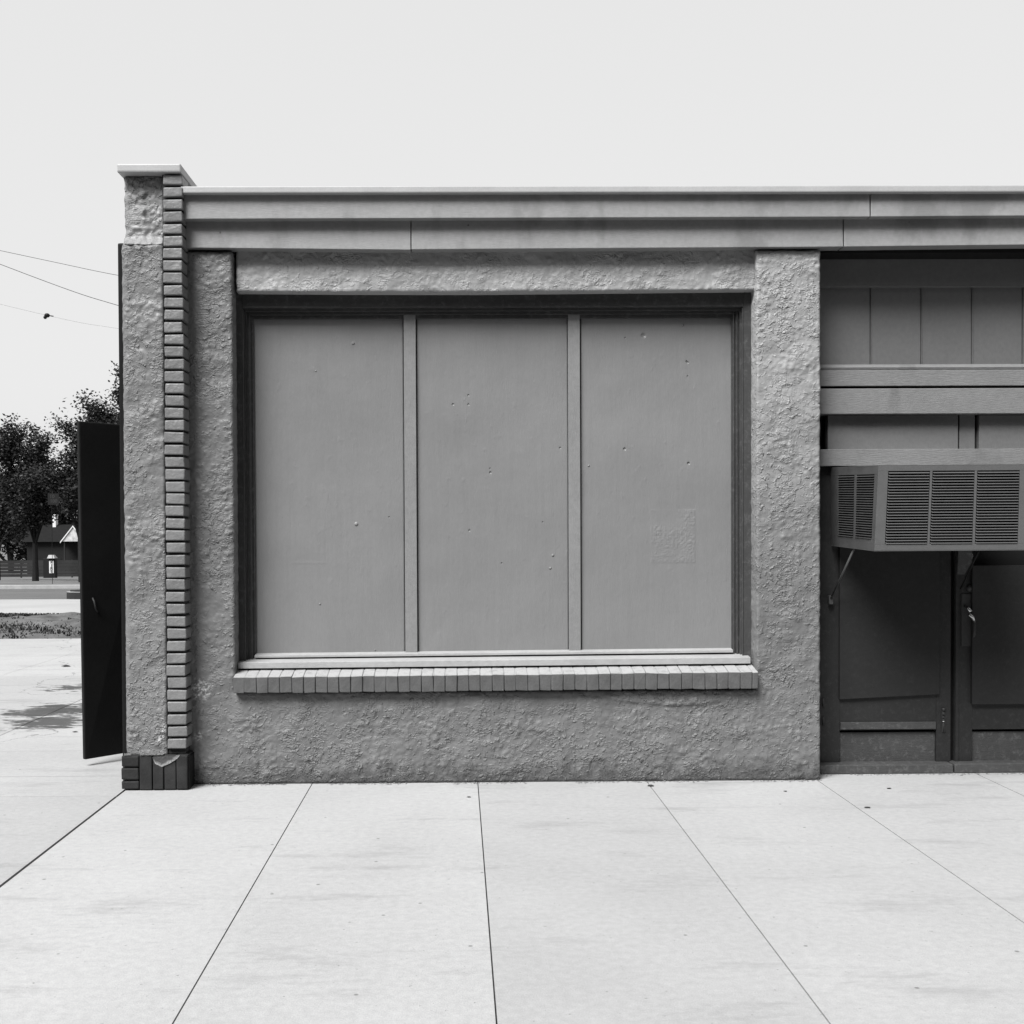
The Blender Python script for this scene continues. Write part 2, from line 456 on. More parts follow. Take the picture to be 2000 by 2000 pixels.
# paler bare edge along the lower rim of the chip
hh = t.math('ADD', t.sep()[2], t.mr(t.noise(45, 4, .7), .3, .7, -.008, .008))
rim = t.mr(t.math('SUBTRACT', hh, t.math('MULTIPLY', t.math('ABSOLUTE', t.math('SUBTRACT', t.sep()[0], P(316, 1492, YB).x)), .55)), z_ + .004, z_ - .012, 0, 1)
v = t.mixf(v, .36, t.math('MULTIPLY', rim, t.mr(t.noise(80, 3, .6), .3, .55, .3, 1)))
t.color(v); t.bump(t.noise(70, 4, .7), .006)
chip = m.build('chipped_face', t.m, plinth)
for path, nn_ in (([(273, 1473.5), (318, 1473)], 30), ([(242, 1474.5), (255, 1473.5)], 10)):
    m = MB(); q = [P(a, b, YB - .0062) for a, b in path]; prev = None; nn_ *= 2
    for i in range(nn_):
        u = i / (nn_ - 1) * (len(q) - 1); k_ = min(int(u), len(q) - 2); c_ = q[k_].lerp(q[k_ + 1], u - k_)
        w_ = .0028 + .0042 * (1 + 1.3 * noise.noise(Vector((i * .23, len(path) * 3.1, nn_)))) * (1.5 if len(path) == 4 else .8)
        tp = m.bm.verts.new(c_ + Vector((random.uniform(-.001, .001), .002, w_ + .001))); lw = m.bm.verts.new(c_ + Vector((0, 0, -w_ * .6)))
        if prev and random.random() > .03: m.bm.faces.new([prev[0], prev[1], lw, tp])
        prev = (tp, lw)
    bmesh.ops.solidify(m.bm, geom=list(m.bm.faces), thickness=.003)
    m.build('bare_mortar', M['broken'], plinth)

# fascia: two courses of long boards
def board(name, pts_top, pts_bot, Yt, Yb, back, mat, parent, bev=.003):
    (a, ta), (b, tb) = pts_top; (_, ba), (_, bb) = pts_bot
    xa, xb = wx(a, Yb, (ta + ba) / 2), wx(b, Yb, (tb + bb) / 2)
    za, zb = wz(ba, Yb, a), wz(bb, Yb, b); Za, Zb = wz(ta, Yt, a), wz(tb, Yt, b)
    m = MB(); m.hexa([(xa, Yb, za), (xb, Yb, zb), (xb, back, zb), (xa, back, za), (xa, Yt, Za), (xb, Yt, Zb), (xb, back, Zb), (xa, back, Za)], bev)
    return m.build(name, mat, parent)
YF1, YF2 = -.035, -.085
for (a, b, ya, yb) in ((363, 801.8, 483.6, 487.8), (803.6, 1646.8, 487.0, 481.6), (1649, 2600, 481.6, 471)):
    board('fascia_board', ((a, 420), (b, 420)), ((a, ya), (b, yb)), YF1 + .008, YF1, .30, M['fascia'], bld)
for (a, b, ya, yb) in ((359, 1699, 427.5, 423), (1701.5, 2600, 423, 417)):
    board('fascia_board', ((a, 379), (b, 375)), ((a, ya), (b, yb)), YF2 + .006, YF2, .30, M['fascia'], bld)
m = MB(); m.box(wx(361, YF2), 8.5, -.12, .5, wz(378, -.1, 900), wz(365, -.1, 900), .006)
m.build('roof_coping', M['cap'], bld)
m = MB(); m.box(wx(345, .06), 8.4, .06, .33, wz(495.5, .06, 1000), wz(385, -.02, 900))
m.build('cornice_backing', M['black'], bld)

# ---- the boarded window
YPAN = .205
m = MB()
lx = [456.5, 475, 481, 488, 497]; rx = [1476, 1452, 1445, 1437, 1429]
zb_ = wz(1312, .1, 960)
dy = [.118, .146, .168, .186]
hz = [574, 600, 607, 614, 622]
zt_ = wz(560, .1, 960)
for i in range(4):
    Y = dy[i]
    xa, xb = wx(lx[i], Y, 900), wx(lx[i + 1], Y, 900)
    xc, xd = wx(rx[i + 1], Y, 900), wx(rx[i], Y, 900)
    za, zb2 = wz(hz[i + 1], Y, 960), (wz(hz[i], Y, 960) if i else zt_)
    if i == 0: xa = HX0 - .01; xd = HX1 + .01
    m.box(xa, xb, Y, .34, zb_, zb2, .0022)
    m.box(xc, xd, Y, .34, zb_, zb2, .0022)
    m.box(xb, xc, Y + .0007, .34, za, zb2, .0022)
# thin beads that catch the light
for px in (476.5, 489.5, 1450.5, 1440, 1446, 483, 1433):
    Y = .117 if px in (476.5, 1450.5) else .163
    m.tube([(wx(px, Y, 900), Y, zb_), (wx(px, Y, 900), Y, wz(603, Y, 960))], .0035, 6)
m.box(HX0, HX1, YPAN + .012, .34, zb_, zt_)
win = m.build('window', M['frame'], bld)
pz0 = wz(1279, YPAN, 960); pz1 = wz(616, YPAN, 960)
def zslope(py_l, py_r, Y, pxl=497, pxr=1430):
    return lambda x: None
cuts = [492, 801, 1122, 1434]
pan_bumps = [(690, 671, .007, 1), (1333, 635, .006, 1), (617, 725, .004, 1), (1257, 655, .012, -1), (1220, 877, .007, -1), (1345, 905, .007, -1), (1341, 706, .005, -1), (958, 923, .006, -1), (915, 772, .005, -1), (915, 790, .005, -1), (733, 1270, .004, 1), (696, 1024, .009, 1), (1150, 910, .005, 1), (1094, 875, .005, -1), (1343, 735, .004, -1), (1080, 1085, .006, 1), (917, 1036, .005, -1)]
bw = [(P(a, b, YPAN), r, s) for a, b, r, s in pan_bumps]
qa = P(1272, 996, YPAN); qb = P(1357, 1098, YPAN); la = P(568, 996, YPAN); lb = P(637, 1100, YPAN)
def nicks():
    t = NT('grey painted plywood, nicked and patched', .36, .45)
    v = blotch(t, .228, .07, 1.3, 40, .02)
    v = t.math('MULTIPLY', v, t.mr(t.noise(7, 5, .7, (7, 1, .45)), .3, .7, .965, 1.03))
    v = t.mixf(v, .16, t.mr(t.noise(60, 3, .6, (1, 1, .5)), .735, .76, 0, .6))
    hs = None
    for a, b, r, sg_ in pan_bumps + [(885, 790, .006, -1), (957, 915, .004, -1), (1343, 708, .006, -1), (1221, 660, .004, -1), (760, 1010, .004, -1), (625, 1180, .005, 1), (980, 1100, .004, -1), (1075, 1110, .006, 1), (1060, 1020, .004, -1)]:
        d = t.dist(P(a, b, YPAN)); f = t.mr(d, r * 1.5, r * .4, 0, 1, True)
        if sg_ < 0: v = t.mixf(v, .07, t.math('MULTIPLY', t.mr(d, r * .9, r * .3, 0, .75), t.mr(t.noise(150, 2, .5), .4, .55, 0, 1)))
        f = t.math('MULTIPLY', f, float(sg_)); hs = f if hs is None else t.math('ADD', hs, f)
    t.color(v)
    t.bump(t.noise(1.4, 3, .5), .02, .8); t.bump(t.noise(24, 6, .65, (9, 1, 1)), .0014, 1.0)
    t.bump(t.mr(t.noise(26, 3, .5, (1, 1, .6)), .60, .85, 0, 1, True), .0011, 1.0); t.bump(hs, .006, 1.0)
    return t.m
M['panel_nicked'] = nicks()
def panel(i):
    x0 = wx((492, 815.5, 1135.5)[i], YPAN, 900); x1 = wx((788.5, 1109, 1434)[i], YPAN, 900)
    st = .0085
    XS = lines(x0, x1, st); ZS = lines(pz0, pz1, st * 1.3)
    for q in (qa.x, qb.x, la.x, lb.x):
        if x0 < q < x1:
            k = min(range(1, len(XS) - 1), key=lambda i_: abs(XS[i_] - q)); XS[k] = q
            XS.append(q + .004); XS.append(q - .004)
    if x0 < qa.x < x1:
        XS += [qa.x + .0036 * i_ for i_ in range(1, int((qb.x - qa.x) / .0036))]
    XS = sorted(XS)
    for q in (qa.z, qb.z):
        k = min(range(1, len(ZS) - 1), key=lambda i_: abs(ZS[i_] - q)); ZS[k] = q
        ZS.append(q + .004); ZS.append(q - .004)
    if x0 < qa.x < x1:
        ZS += [qb.z + .0036 * i_ for i_ in range(1, int((qa.z - qb.z) / .0036))]
    ZS = sorted(ZS)
    bm = bmesh.new(); rows = []
    for x in XS:
        r = []
        for z in ZS:
            d = noise.noise(Vector((x * 1.3, z * .9, i))) * .004 + noise.noise(Vector((x * 9, z * 5, i))) * .0006 + noise.noise(Vector((x * 45, z * 30, i))) * .00022
            for c, rr, s in bw:
                dd = math.hypot(x - c.x, z - c.z)
                if dd < rr * 3: d += s * .0022 * math.exp(-(dd / rr) ** 2 * 1.2)
            if qa.x <= x <= qb.x and qb.z <= z <= qa.z:
                d += .0003 + (abs(noise.noise(Vector((x * 40, z * 40, 5)))) + abs(noise.noise(Vector((x * 75, z * 75, 5))))) * .0022 * max(0, min(1, .6 + 2 * noise.noise(Vector((x * 7, z * 7, 3)))))
            for sx in (wx(920, YPAN, 900), wx(1209, YPAN, 900)):
                if abs(x - sx) < .006: d -= .0009 * (1 - abs(x - sx) / .006) * max(0, .5 + noise.noise(Vector((0, z * 2, sx))))
            if (abs(x - la.x) < .001 or abs(x - lb.x) < .001) and lb.z <= z <= la.z: d -= .0006
            if (abs(z - lb.z) < .001) and la.x <= x <= lb.x: d += .0008
            r.append(bm.verts.new((x, YPAN - d, z)))
        rows.append(r)
    for a in range(len(XS) - 1):
        for b in range(len(ZS) - 1):
            bm.faces.new([rows[a][b], rows[a + 1][b], rows[a + 1][b + 1], rows[a][b + 1]]).smooth = True
    be = [e for e in bm.edges if len(e.link_faces) == 1]
    r = bmesh.ops.extrude_edge_only(bm, edges=be)
    for w in [q for q in r['geom'] if isinstance(q, bmesh.types.BMVert)]: w.co.y = YPAN + .011
    mb = MB(); mb.bm.free(); mb.bm = bm
    return mb.build('panel', M['panel_nicked'], win)
for i in range(3): panel(i)
for a, b in ((790, 813.5), (1110.5, 1133.5)):
    m = MB(); xa0, xb0 = wx(a, YPAN - .020, 950), wx(b, YPAN - .020, 950)
    m.box(xa0, xb0, YPAN - .020, YPAN + .015, pz0 - .01, pz1 + .005, .0025)
    m.build('batten', M['panel'], win)
m = MB()
YS = .135
def sloped(m, pl, pr, Yf, Yb, ft_l, ft_r, fb_l, fb_r, top_l, top_r, bev=.002):
    """a sill strip: front face from ft to fb, top sloping back to 'top'"""
    xl = wx(pl, Yf, 1290); xr = wx(pr, Yf, 1290)
    A = wz(fb_l, Yf, pl); B = wz(fb_r, Yf, pr); C = wz(ft_l, Yf, pl); D = wz(ft_r, Yf, pr)
    E = wz(top_l, Yb, pl); G = wz(top_r, Yb, pr)
    m.hexa([(xl, Yf, A), (xr, Yf, B), (xr, Yb, B), (xl, Yb, A), (xl, Yf, C), (xr, Yf, D), (xr, Yb, G), (xl, Yb, E)], bev)
sloped(m, 497, 1432, .150, YPAN + .004, 1280.5, 1269.5, 1285, 1274.5, 1275.5, 1265, .0015)
m.build('glazing_stop', M['stop'], win)
m = MB()
sloped(m, 465, 1466, .065, .20, 1294.5, 1284, 1306, 1296, 1285, 1274.5, .002)
m.build('window_sill', M['stop'], win)
# rowlock brick sill
m = MB(); YBF = -.052
pitch = (1481 - 455) / 44.5; px = 455.0; k = 0
while px < 1480:
    a, b = px + .5, min(px + pitch - .7, 1481)
    f = (px - 455) / 1026
    t0 = 1322.5 - 10 * f; bt = 1354.5 - 9.5 * f; tp = 1307 - 10.5 * f
    xl, xr = wx(a, YBF, 1340), wx(b, YBF, 1340)
    Yf = YBF + random.uniform(-.005, .003); dz = random.uniform(-.0015, .0015)
    zt0, zb0, ztp = wz(t0, YBF, a) + dz, wz(bt, YBF, a) + random.uniform(-.0015, .0015), wz(tp, .10, a)
    m.hexa([(xl, Yf, zb0), (xr, Yf, zb0), (xr, .10, zb0), (xl, .10, zb0), (xl, Yf, zt0), (xr, Yf, zt0), (xr, .10, ztp), (xl, .10, ztp)], .005, 3, .0022)
    px += pitch; k += 1
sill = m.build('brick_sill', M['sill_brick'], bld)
m = MB()
xl, xr = wx(457, YBF), wx(1479, YBF)
zq = wz(1349, YBF, 960); z1_, z2_ = wz(1322, YBF, 960) + .0, wz(1306, .1, 960)
zqL, zqR = wz(1352, YBF, 455), wz(1343, YBF, 1480)
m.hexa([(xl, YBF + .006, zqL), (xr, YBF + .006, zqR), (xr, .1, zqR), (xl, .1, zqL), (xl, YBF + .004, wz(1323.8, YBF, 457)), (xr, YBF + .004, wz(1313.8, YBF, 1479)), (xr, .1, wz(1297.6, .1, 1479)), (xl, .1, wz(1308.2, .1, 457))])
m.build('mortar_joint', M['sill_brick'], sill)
m = MB(); m.box(HX0 - .01, HX1 + .01, .02, .33, ZSILL - .05, wz(1312, .1, 960) - .02)
m.build('sill_bed', M['mortar'], sill)

# ---- transom and doors in the recess
YD = .23
XD0 = wx(1600, YD) - .02; XD1 = wx(2122, YD)
# right hand pier beyond the doors
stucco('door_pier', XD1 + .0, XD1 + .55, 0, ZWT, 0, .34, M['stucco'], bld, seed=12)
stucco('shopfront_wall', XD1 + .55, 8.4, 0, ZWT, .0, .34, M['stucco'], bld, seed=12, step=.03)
m = MB()
def pbox(m, a, b, top, bot, Y, back=.34, bev=.002, pxref=1760):
    m.box(wx(a, Y, (top + bot) / 2) if isinstance(a, (int,)) else a, wx(b, Y, (top + bot) / 2) if isinstance(b, int) else b, Y, back, wz(bot, Y, pxref), wz(top, Y, pxref), bev)
trn = MB(); pbox(trn, XD0, XD1, 455, 560, .215); 
transom = trn.build('transom', M['transom'], bld)
edges = [XD0, 1700, 1799, 1898, 1997, 2096]
for i in range(5):
    m = MB(); a = edges[i]; b = edges[i + 1]
    xa = a if i == 0 else wx(a, .25, 640) + .006
    xb = wx(b, .25, 640) - .003
    m.box(xa, xb, .25, .33, wz(722, .25, 1760), wz(545, .25, 1760), .003)
    m.build('transom_panel', M['transom'], transom)
m = MB(); m.box(XD0, XD1, .262, .34, wz(722, .25, 1760), wz(545, .25, 1760))
for i in range(1, 5):
    x = wx(edges[i], .25, 640)
    m.box(x + .0005, x + .0045, .243, .27, wz(716, .243, 1760), wz(552, .243, 1760), .0012)
m.build('transom_backing', M['transom'], transom)
m = MB()
z0, z1 = wz(753.5, .17, 1760), wz(722.5, .17, 1760)
m.box(XD0, XD1, .17, .34, z0, z1, .003)
zz0, zz1, zz2 = wz(722, .19, 1760) , wz(717.5, .19, 1760), wz(712, .225, 1760)
m.prism([(.19, zz0 + .0005), (.186, zz1), (.218, zz2), (.33, zz2), (.33, zz0 + .0005)], XD0, XD1)
m.build('transom_rail', M['rail'], transom)
m = MB(); m.box(XD0, XD1, .16, .34, wz(808, .16, 1760), wz(758.5, .16, 1760), .003)
m.build('upper_rail', M['rail'], bld)
m = MB(); m.box(XD0, XD1, .18, .34, wz(909.5, .18, 1760), wz(877, .18, 1760), .002)
m.build('middle_rail', M['rail'], bld)
m = MB(); m.box(XD0, XD1, .30, .34, wz(1500, .3, 1760), wz(700, .3, 1760))
m.box(XD0, XD0 + .012, .2, .34, .01, 2.9)
m.box(wx(1609, .27, 840), wx(1612, .27, 840), .24, .30, wz(878, .24, 1700), wz(812, .24, 1700))
m.build('door_frame', M['black'], bld)
m = MB(); m.box(wx(1617, .225, 845), wx(1871, .225, 845), .225, .30, wz(880, .225, 1700), wz(811, .225, 1700), .002)
m.build('boarded_light', M['transom'], bld)
m = MB(); m.box(wx(1874, .235, 845), wx(1904, .235, 845), .235, .30, wz(880, .235, 1700), wz(806, .235, 1700), .002)
m.box(wx(1911, .235, 845), wx(2100, .235, 845), .225, .30, wz(880, .235, 1700), wz(812, .235, 1700), .002)
m.build('boarded_light', M['transom'], bld)
# threshold
m = MB(); pz = wz(1492.5, .17, 1730)
m.box(XD0, wx(1862, .15, 1500), .15, .33, .0, wz(1494, .15, 1730), .006, 2, .002)
m.box(wx(1865, .15, 1500), XD1, .155, .33, .0, wz(1491.5, .15, 1880), .006, 2, .002)
m.build('threshold', M['door_worn'], bld)

ztop_d = wz(905, YD, 1750); zbot_d = wz(1493, YD, 1750)
def leaf(x0, x1, pl, pr, second):
    m = MB()
    sx0 = wx(pl, YD, 1300); sx1 = wx(pr, YD, 1300)
    m.box(x0, sx0, YD, .28, zbot_d, ztop_d, .003)
    m.box(sx1, x1, YD, .28, zbot_d, ztop_d, .003)
    m.box(sx0, sx1, YD + .002, .28, wz(1426, YD, 1740), wz(1340, YD, 1740), .003)
    m.box(sx0, sx1, YD + .002, .28, zbot_d, zbot_d + .012, .002)
    m.box(sx0, sx1, YD + .002, .28, ztop_d - .12, ztop_d - .001, .003)
    d = m.build('door', M['door'], bld)
    m = MB(); m.box(sx0, sx1, YD + .022, .285, zbot_d + .01, wz(1431, YD, 1740), .002)
    m.build('lower_panel', M['door_worn'], d)
    m = MB()
    if not second:
        # raised strip along the lock rail and the big plywood sheet screwed over the glass
        m.box(sx0 + .004, sx1 - .004, YD - .006, YD + .003, wz(1424, YD, 1740), wz(1410, YD, 1740), .002)
        m.build('rail_strip', M['door_worn'], d)
        m = MB(); a, b = wx(1640, .212, 1300), wx(1835, .212, 1300)
        m.hexa([(a, .212, wz(1366, .212, 1640)), (b, .212, wz(1356, .212, 1835)), (b, .232, wz(1356, .212, 1835)), (a, .232, wz(1366, .212, 1640)),
                (a, .212, wz(1000, .212, 1640)), (b, .212, wz(1000, .212, 1640)), (b, .232, wz(1000, .212, 1640)), (a, .232, wz(1000, .212, 1640))], .0015)
        m.build('plywood_sheet', M['door_board'], d)
    else:
        a, b = wx(1899, .205, 1300), x1 - .05
        m.box(a, b, .205, .232, wz(1376, .205, 1880), wz(1105, .205, 1880), .002)
        m.build('plywood_sheet', M['door_board'], d)
    return d
xg0 = wx(1857, YD, 1300); xg1 = wx(1865, YD, 1300)
d1 = leaf(XD0 + .014, xg0, 1640, 1829, False)
d2 = leaf(xg1, XD1 - .01, 1899, 2090, True)
m = MB(); m.box(xg0 + .001, xg1 - .001, .262, .29, zbot_d, ztop_d); m.build('door_gap', M['black'], bld)
# thin bead beside the gap
m = MB(); m.box(wx(1866, .226, 1300), wx(1872, .226, 1300), .222, .24, zbot_d, ztop_d - .02, .002); m.build('astragal', M['door'], d2)
# bolt on first leaf
m = MB(); c = P(1843, 1384, YD - .004)
m.tube([P(1843, 1383, YD - .006), P(1843, 1388, YD - .006)], .009, 10)
m.ball(P(1842.5, 1394, YD - .012), .008); m.ball(P(1842.5, 1401, YD - .012), .006)
m.box(wx(1839.5, YD, 1400), wx(1846, YD, 1400), YD - .005, YD + .001, wz(1430, YD, 1843), wz(1387, YD, 1843), .002)
m.tube([P(1843, 1405, YD - .01), P(1843, 1428, YD - .01)], .004, 8)
bolt = m.build('slide_bolt', M['iron'], d1, True)
m = MB(); m.ball(P(1843, 1409, YD - .014), .006, (1.3, 1, .8)); m.build('bolt_knob', M['chrome'], d1, True)
# hinges on first leaf at the jamb
for py in (1372, 1408):
    m = MB(); m.tube([P(1608, py - 8, YD - .004), P(1608, py + 8, YD - .004)], .006, 8); m.build('hinge', M['iron'], d1, True)
# escutcheon, cylinder, knob and thumb latch handle on the second leaf
m = MB(); pbox(m, 1878, 1898, 1160, 1262, YD - .007, YD + .001, .003, 1888); m.build('escutcheon', M['iron'], d2)
m = MB()
def disc(m, c, r, th, n=20):
    m.tube([c + Vector((0, 0, 0)), c + Vector((0, -th, 0))], r, n)
disc(m, P(1891, 1086, YD), .024, .012); m.build('lock_cylinder', M['chrome'], d2)
m = MB(); disc(m, P(1891, 1086, YD - .012), .019, .002); m.build('lock_face', M['door_worn'], d2)
m = MB(); disc(m, P(1894, 1149, YD), .020, .014); m.ball(P(1894, 1149, YD - .014), .015, (1, .6, 1)); m.build('deadbolt', M['iron'], d2, True)
m = MB(); h = [P(1884, 1183, YD - .008), P(1890, 1187, YD - .045), P(1896, 1195, YD - .06), P(1893, 1200, YD - .06), P(1900, 1206, YD - .055), P(1904, 1216, YD - .045), P(1903, 1240, YD - .03), P(1899, 1252, YD - .008)]
m.tube([h[0], h[1], h[2]], .006, 10, .011); m.tube([h[3], h[4], h[5]], .010, 10, .009)
m.build('door_handle', M['chrome'], d2, True)
m = MB(); m.tube([h[5], h[6], h[7]], .009, 10, .006); m.build('handle_grip', M['iron'], d2, True)

# ---- side door standing ajar round the corner
yfree, yh = .53, .90
TL = P(154, 822, yfree); BL = P(166, 1484, yfree)
TR = P(239, 829, .71); BR = P(239, 1472, .71)
k = (yh - yfree) / (.71 - yfree)
TH = TL + (TR - TL) * k; BH = BL + (BR - BL) * k
nrm = Vector((.62, -.0, 0)).normalized()
off = (TR - TL); off = Vector((-off.y, off.x, 0)).normalized() * .035
m = MB(); m.hexa([BL, BH, BH + off, BL + off, TL, TH, TH + off, TL + off], .008)
sd = m.build('side_door', M['dark_wood'], bld)
m = MB(); hb = P(187, 1172, .60)
m.tube([hb + Vector((-.012, .02, 0)), hb + Vector((-.008, -.03, .012)), hb + Vector((.004, -.045, -.005)), hb + Vector((.010, -.04, -.045)), hb + Vector((.010, .0, -.075)), hb + Vector((.01, .03, -.08))], .0055, 8)
m.build('pull_handle', M['iron'], sd, True)

# ------------------------------------------------------------------ air conditioner over the doors
YAF, YAB = -.43, .215
ax1 = wx(2010, YAF, 1000)
FTL = P(1716, 909.5, YAF); FBL = P(1708, 1075.5, YAF); BTL = P(1622, 914, YAB); BBL = P(1624, 1065, YAB)
FTR = Vector((ax1, YAF, P(1905, 908, YAF).z)); FBR = Vector((ax1 - .01, YAF, P(1905, 1074, YAF).z))
BTR = Vector((ax1, YAB, BTL.z)); BBR = Vector((ax1, YAB, BBL.z))
ac = empty('air_conditioner', ((FBL.x + ax1) / 2, -.1, FBL.z), 'grey louvred window air conditioner jutting out above the dark doors', 'air conditioner')
def bil(A, B, C, D, u, v):   # A bottom left, B bottom right, C top right, D top left
    return A * (1 - u) * (1 - v) + B * u * (1 - v) + C * u * v + D * (1 - u) * v
SH = .012
# sheet metal body slightly inside the faces
m = MB(); inn = Vector((.018, .018, 0))
m.hexa([FBL + inn, FBR + Vector((-.018, .018, 0)), BBR, BBL + Vector((.018, 0, 0)), FTL + inn + Vector((0, 0, -.003)), FTR + Vector((-.018, .018, -.003)), BTR + Vector((0, 0, -.003)), BTL + Vector((.018, 0, -.003))])
m.build('coil_housing', M['ac_dark'], ac)
def face_frame(A, B, C, D, nrm, holes, th=.016):
    """frame sheet with rectangular openings (u0,u1,v0,v1)"""
    m = MB(); us = sorted({0, 1} | {h[0] for h in holes} | {h[1] for h in holes}); v0, v1 = holes[0][2], holes[0][3]
    def slab(u0, u1, w0, w1, mb=m, t0=0.0, t1=th):
        q = [bil(A, B, C, D, u0, w0), bil(A, B, C, D, u1, w0), bil(A, B, C, D, u1, w1), bil(A, B, C, D, u0, w1)]
        f = [p + nrm * -t0 for p in q]; b = [p + nrm * -t1 for p in q]
        mb.hexa([f[0], f[1], b[1], b[0], f[3], f[2], b[2], b[3]], .0012, 1)
    slab(0, 1, 0, v0); slab(0, 1, v1, 1)
    cur = 0
    for h in holes:
        slab(cur, h[0], v0, v1); cur = h[1]
    slab(cur, 1, v0, v1)
    return m
def louvres(A, B, C, D, nrm, h, n, th=.016):
    m = MB(); u0, u1, v0, v1 = h
    for i in range(n):
        a = v0 + (v1 - v0) * (i + .12) / n; b = v0 + (v1 - v0) * (i + .62) / n
        lo0, lo1 = bil(A, B, C, D, u0, a), bil(A, B, C, D, u1, a)
        hi0, hi1 = bil(A, B, C, D, u0, b), bil(A, B, C, D, u1, b)
        e = (hi1 - hi0).normalized() * .005
        # pressed louvre: lower lip stands out, upper edge goes back in
        f0, f1 = lo0 + nrm * .004 + e, lo1 + nrm * .004 - e
        g0, g1 = hi0 - nrm * .012, hi1 - nrm * .012
        up = Vector((0, 0, .0022))
        vs = [m.bm.verts.new(p) for p in (f0, f1, f1 + up, f0 + up, g0, g1, g1 + up, g0 + up)]
        for q in ((0, 1, 2, 3), (3, 2, 6, 7), (7, 6, 5, 4), (4, 5, 1, 0), (1, 5, 6, 2), (0, 3, 7, 4)):
            m.bm.faces.new([vs[j] for j in q])
    return m
NF = Vector((0, -1, 0))
W = ax1 - FTL.x
def uf(px): return (wx(px, YAF, 990) - (FTL.x + FBL.x) / 2) / (ax1 - (FTL.x + FBL.x) / 2)
vb = (FBL.z - wz(1063, YAF, 1780)) / (FBL.z - FTL.z); vt = (FBL.z - wz(920, YAF, 1780)) / (FBL.z - FTL.z)
fh = [(uf(1732), uf(1815), vb, vt), (uf(1819.5), uf(1903), vb, vt), (uf(1908), uf(1992), vb, vt)]
face_frame(FBL, FBR, FTR, FTL, NF, fh).build('front_grille', M['metal_ac'], ac)
for h in fh: louvres(FBL, FBR, FTR, FTL, NF, h, 26).build('louvre_panel', M['metal_ac'], ac)
NS = (FTL - BTL).cross(Vector((0, 0, 1))).normalized()
if NS.x > 0: NS = -NS
def us(px, py=990):
    # where along the side face (0 = back) the pixel column falls
    best = None
    for i in range(401):
        u = i / 400; q = project(bil(BBL, FBL, FTL, BTL, u, .5))
        if best is None or abs(q[0] - px) < best[0]: best = (abs(q[0] - px), u)
    return best[1]
shs = [(us(1637), us(1667.5), .13, .90), (us(1671), us(1705), .13, .90)]
face_frame(BBL, FBL, FTL, BTL, NS, shs).build('side_grille', M['metal_side'], ac)
for h in shs: louvres(BBL, FBL, FTL, BTL, NS, h, 26).build('louvre_panel', M['metal_side'], ac)
m = MB(); dz = Vector((0, 0, .003))
m.hexa([FTL - dz * 0, FTR, BTR, BTL, FTL + dz, FTR + dz, BTR + dz, BTL + dz]); m.build('top_cover', M['metal_ac'], ac)
m = MB(); m.hexa([FBL - dz, FBR - dz, BBR - dz, BBL - dz, FBL - dz * .02, FBR - dz * .02, BBR - dz * .02, BBL - dz * .02]); m.build('base_pan', M['metal_ac'], ac)
m = MB(); a = P(1669, 1070, -.10); b = P(1623, 1170, .20)
m.tube([a, b], .006, 8); m.box(b.x - .012, b.x + .012, .195, .228, b.z - .03, b.z + .02, .002)
m.build('support_strut', M['metal_side'], ac, True)
m = MB(); m.tube([P(1912, 1076, -.1), P(1876, 1150, .2)], .005, 8); m.build('support_strut', M['black'], ac, True)
m = MB()
pl = [(1872, 1074), (1898, 1074), (1898, 1098), (1884, 1122), (1870, 1122)]
ff = [m.bm.verts.new(P(a_, b_, .19)) for a_, b_ in pl]; bb = [m.bm.verts.new(P(a_, b_, .19) + Vector((0, .006, 0))) for a_, b_ in pl]
m.bm.faces.new(ff); m.bm.faces.new(bb[::-1])
for i in range(5): m.bm.faces.new([ff[i], bb[i], bb[(i + 1) % 5], ff[(i + 1) % 5]])
m.build('bracket_plate', M['door_worn'], ac)

# ------------------------------------------------------------------ GROUND
def gz(y):
    d = y + 6.57
    K = [(-3000, 0), (24, 0), (35, -.42), (60, -1.1), (110, -2.6), (150, -3.8), (260, -5.5), (3000, -9)]
    for (a, za), (b, zb) in zip(K, K[1:]):
        if d <= b: return za + (zb - za) * (d - a) / (b - a)
    return K[-1][1]
def sheet(name, x0, x1, ys_, mat, dz, xs=None, label=None, kind='structure', wob=0):
    m = MB(); xs = xs or [x0, x1]
    rows = [[m.bm.verts.new((x, y, gz(y) + dz + (noise.noise(Vector((x * .4, y * .4, 2))) * wob))) for x in xs] for y in ys_]
    for a in range(len(ys_) - 1):
        for b in range(len(xs) - 1):
            m.bm.faces.new([rows[a][b], rows[a][b + 1], rows[a + 1][b + 1], rows[a + 1][b]])
    o = m.build(name, mat)
    tag(o, label, None, None, kind); return o
yl = [-2500, -40, -8, 0, 17.4, 22, 28.4, 40, 53.4, 75, 103.4, 125, 143.4, 200, 253.4, 800, 2990]
sheet('ground', -2500, 2500, yl, M['verge'], -.14)
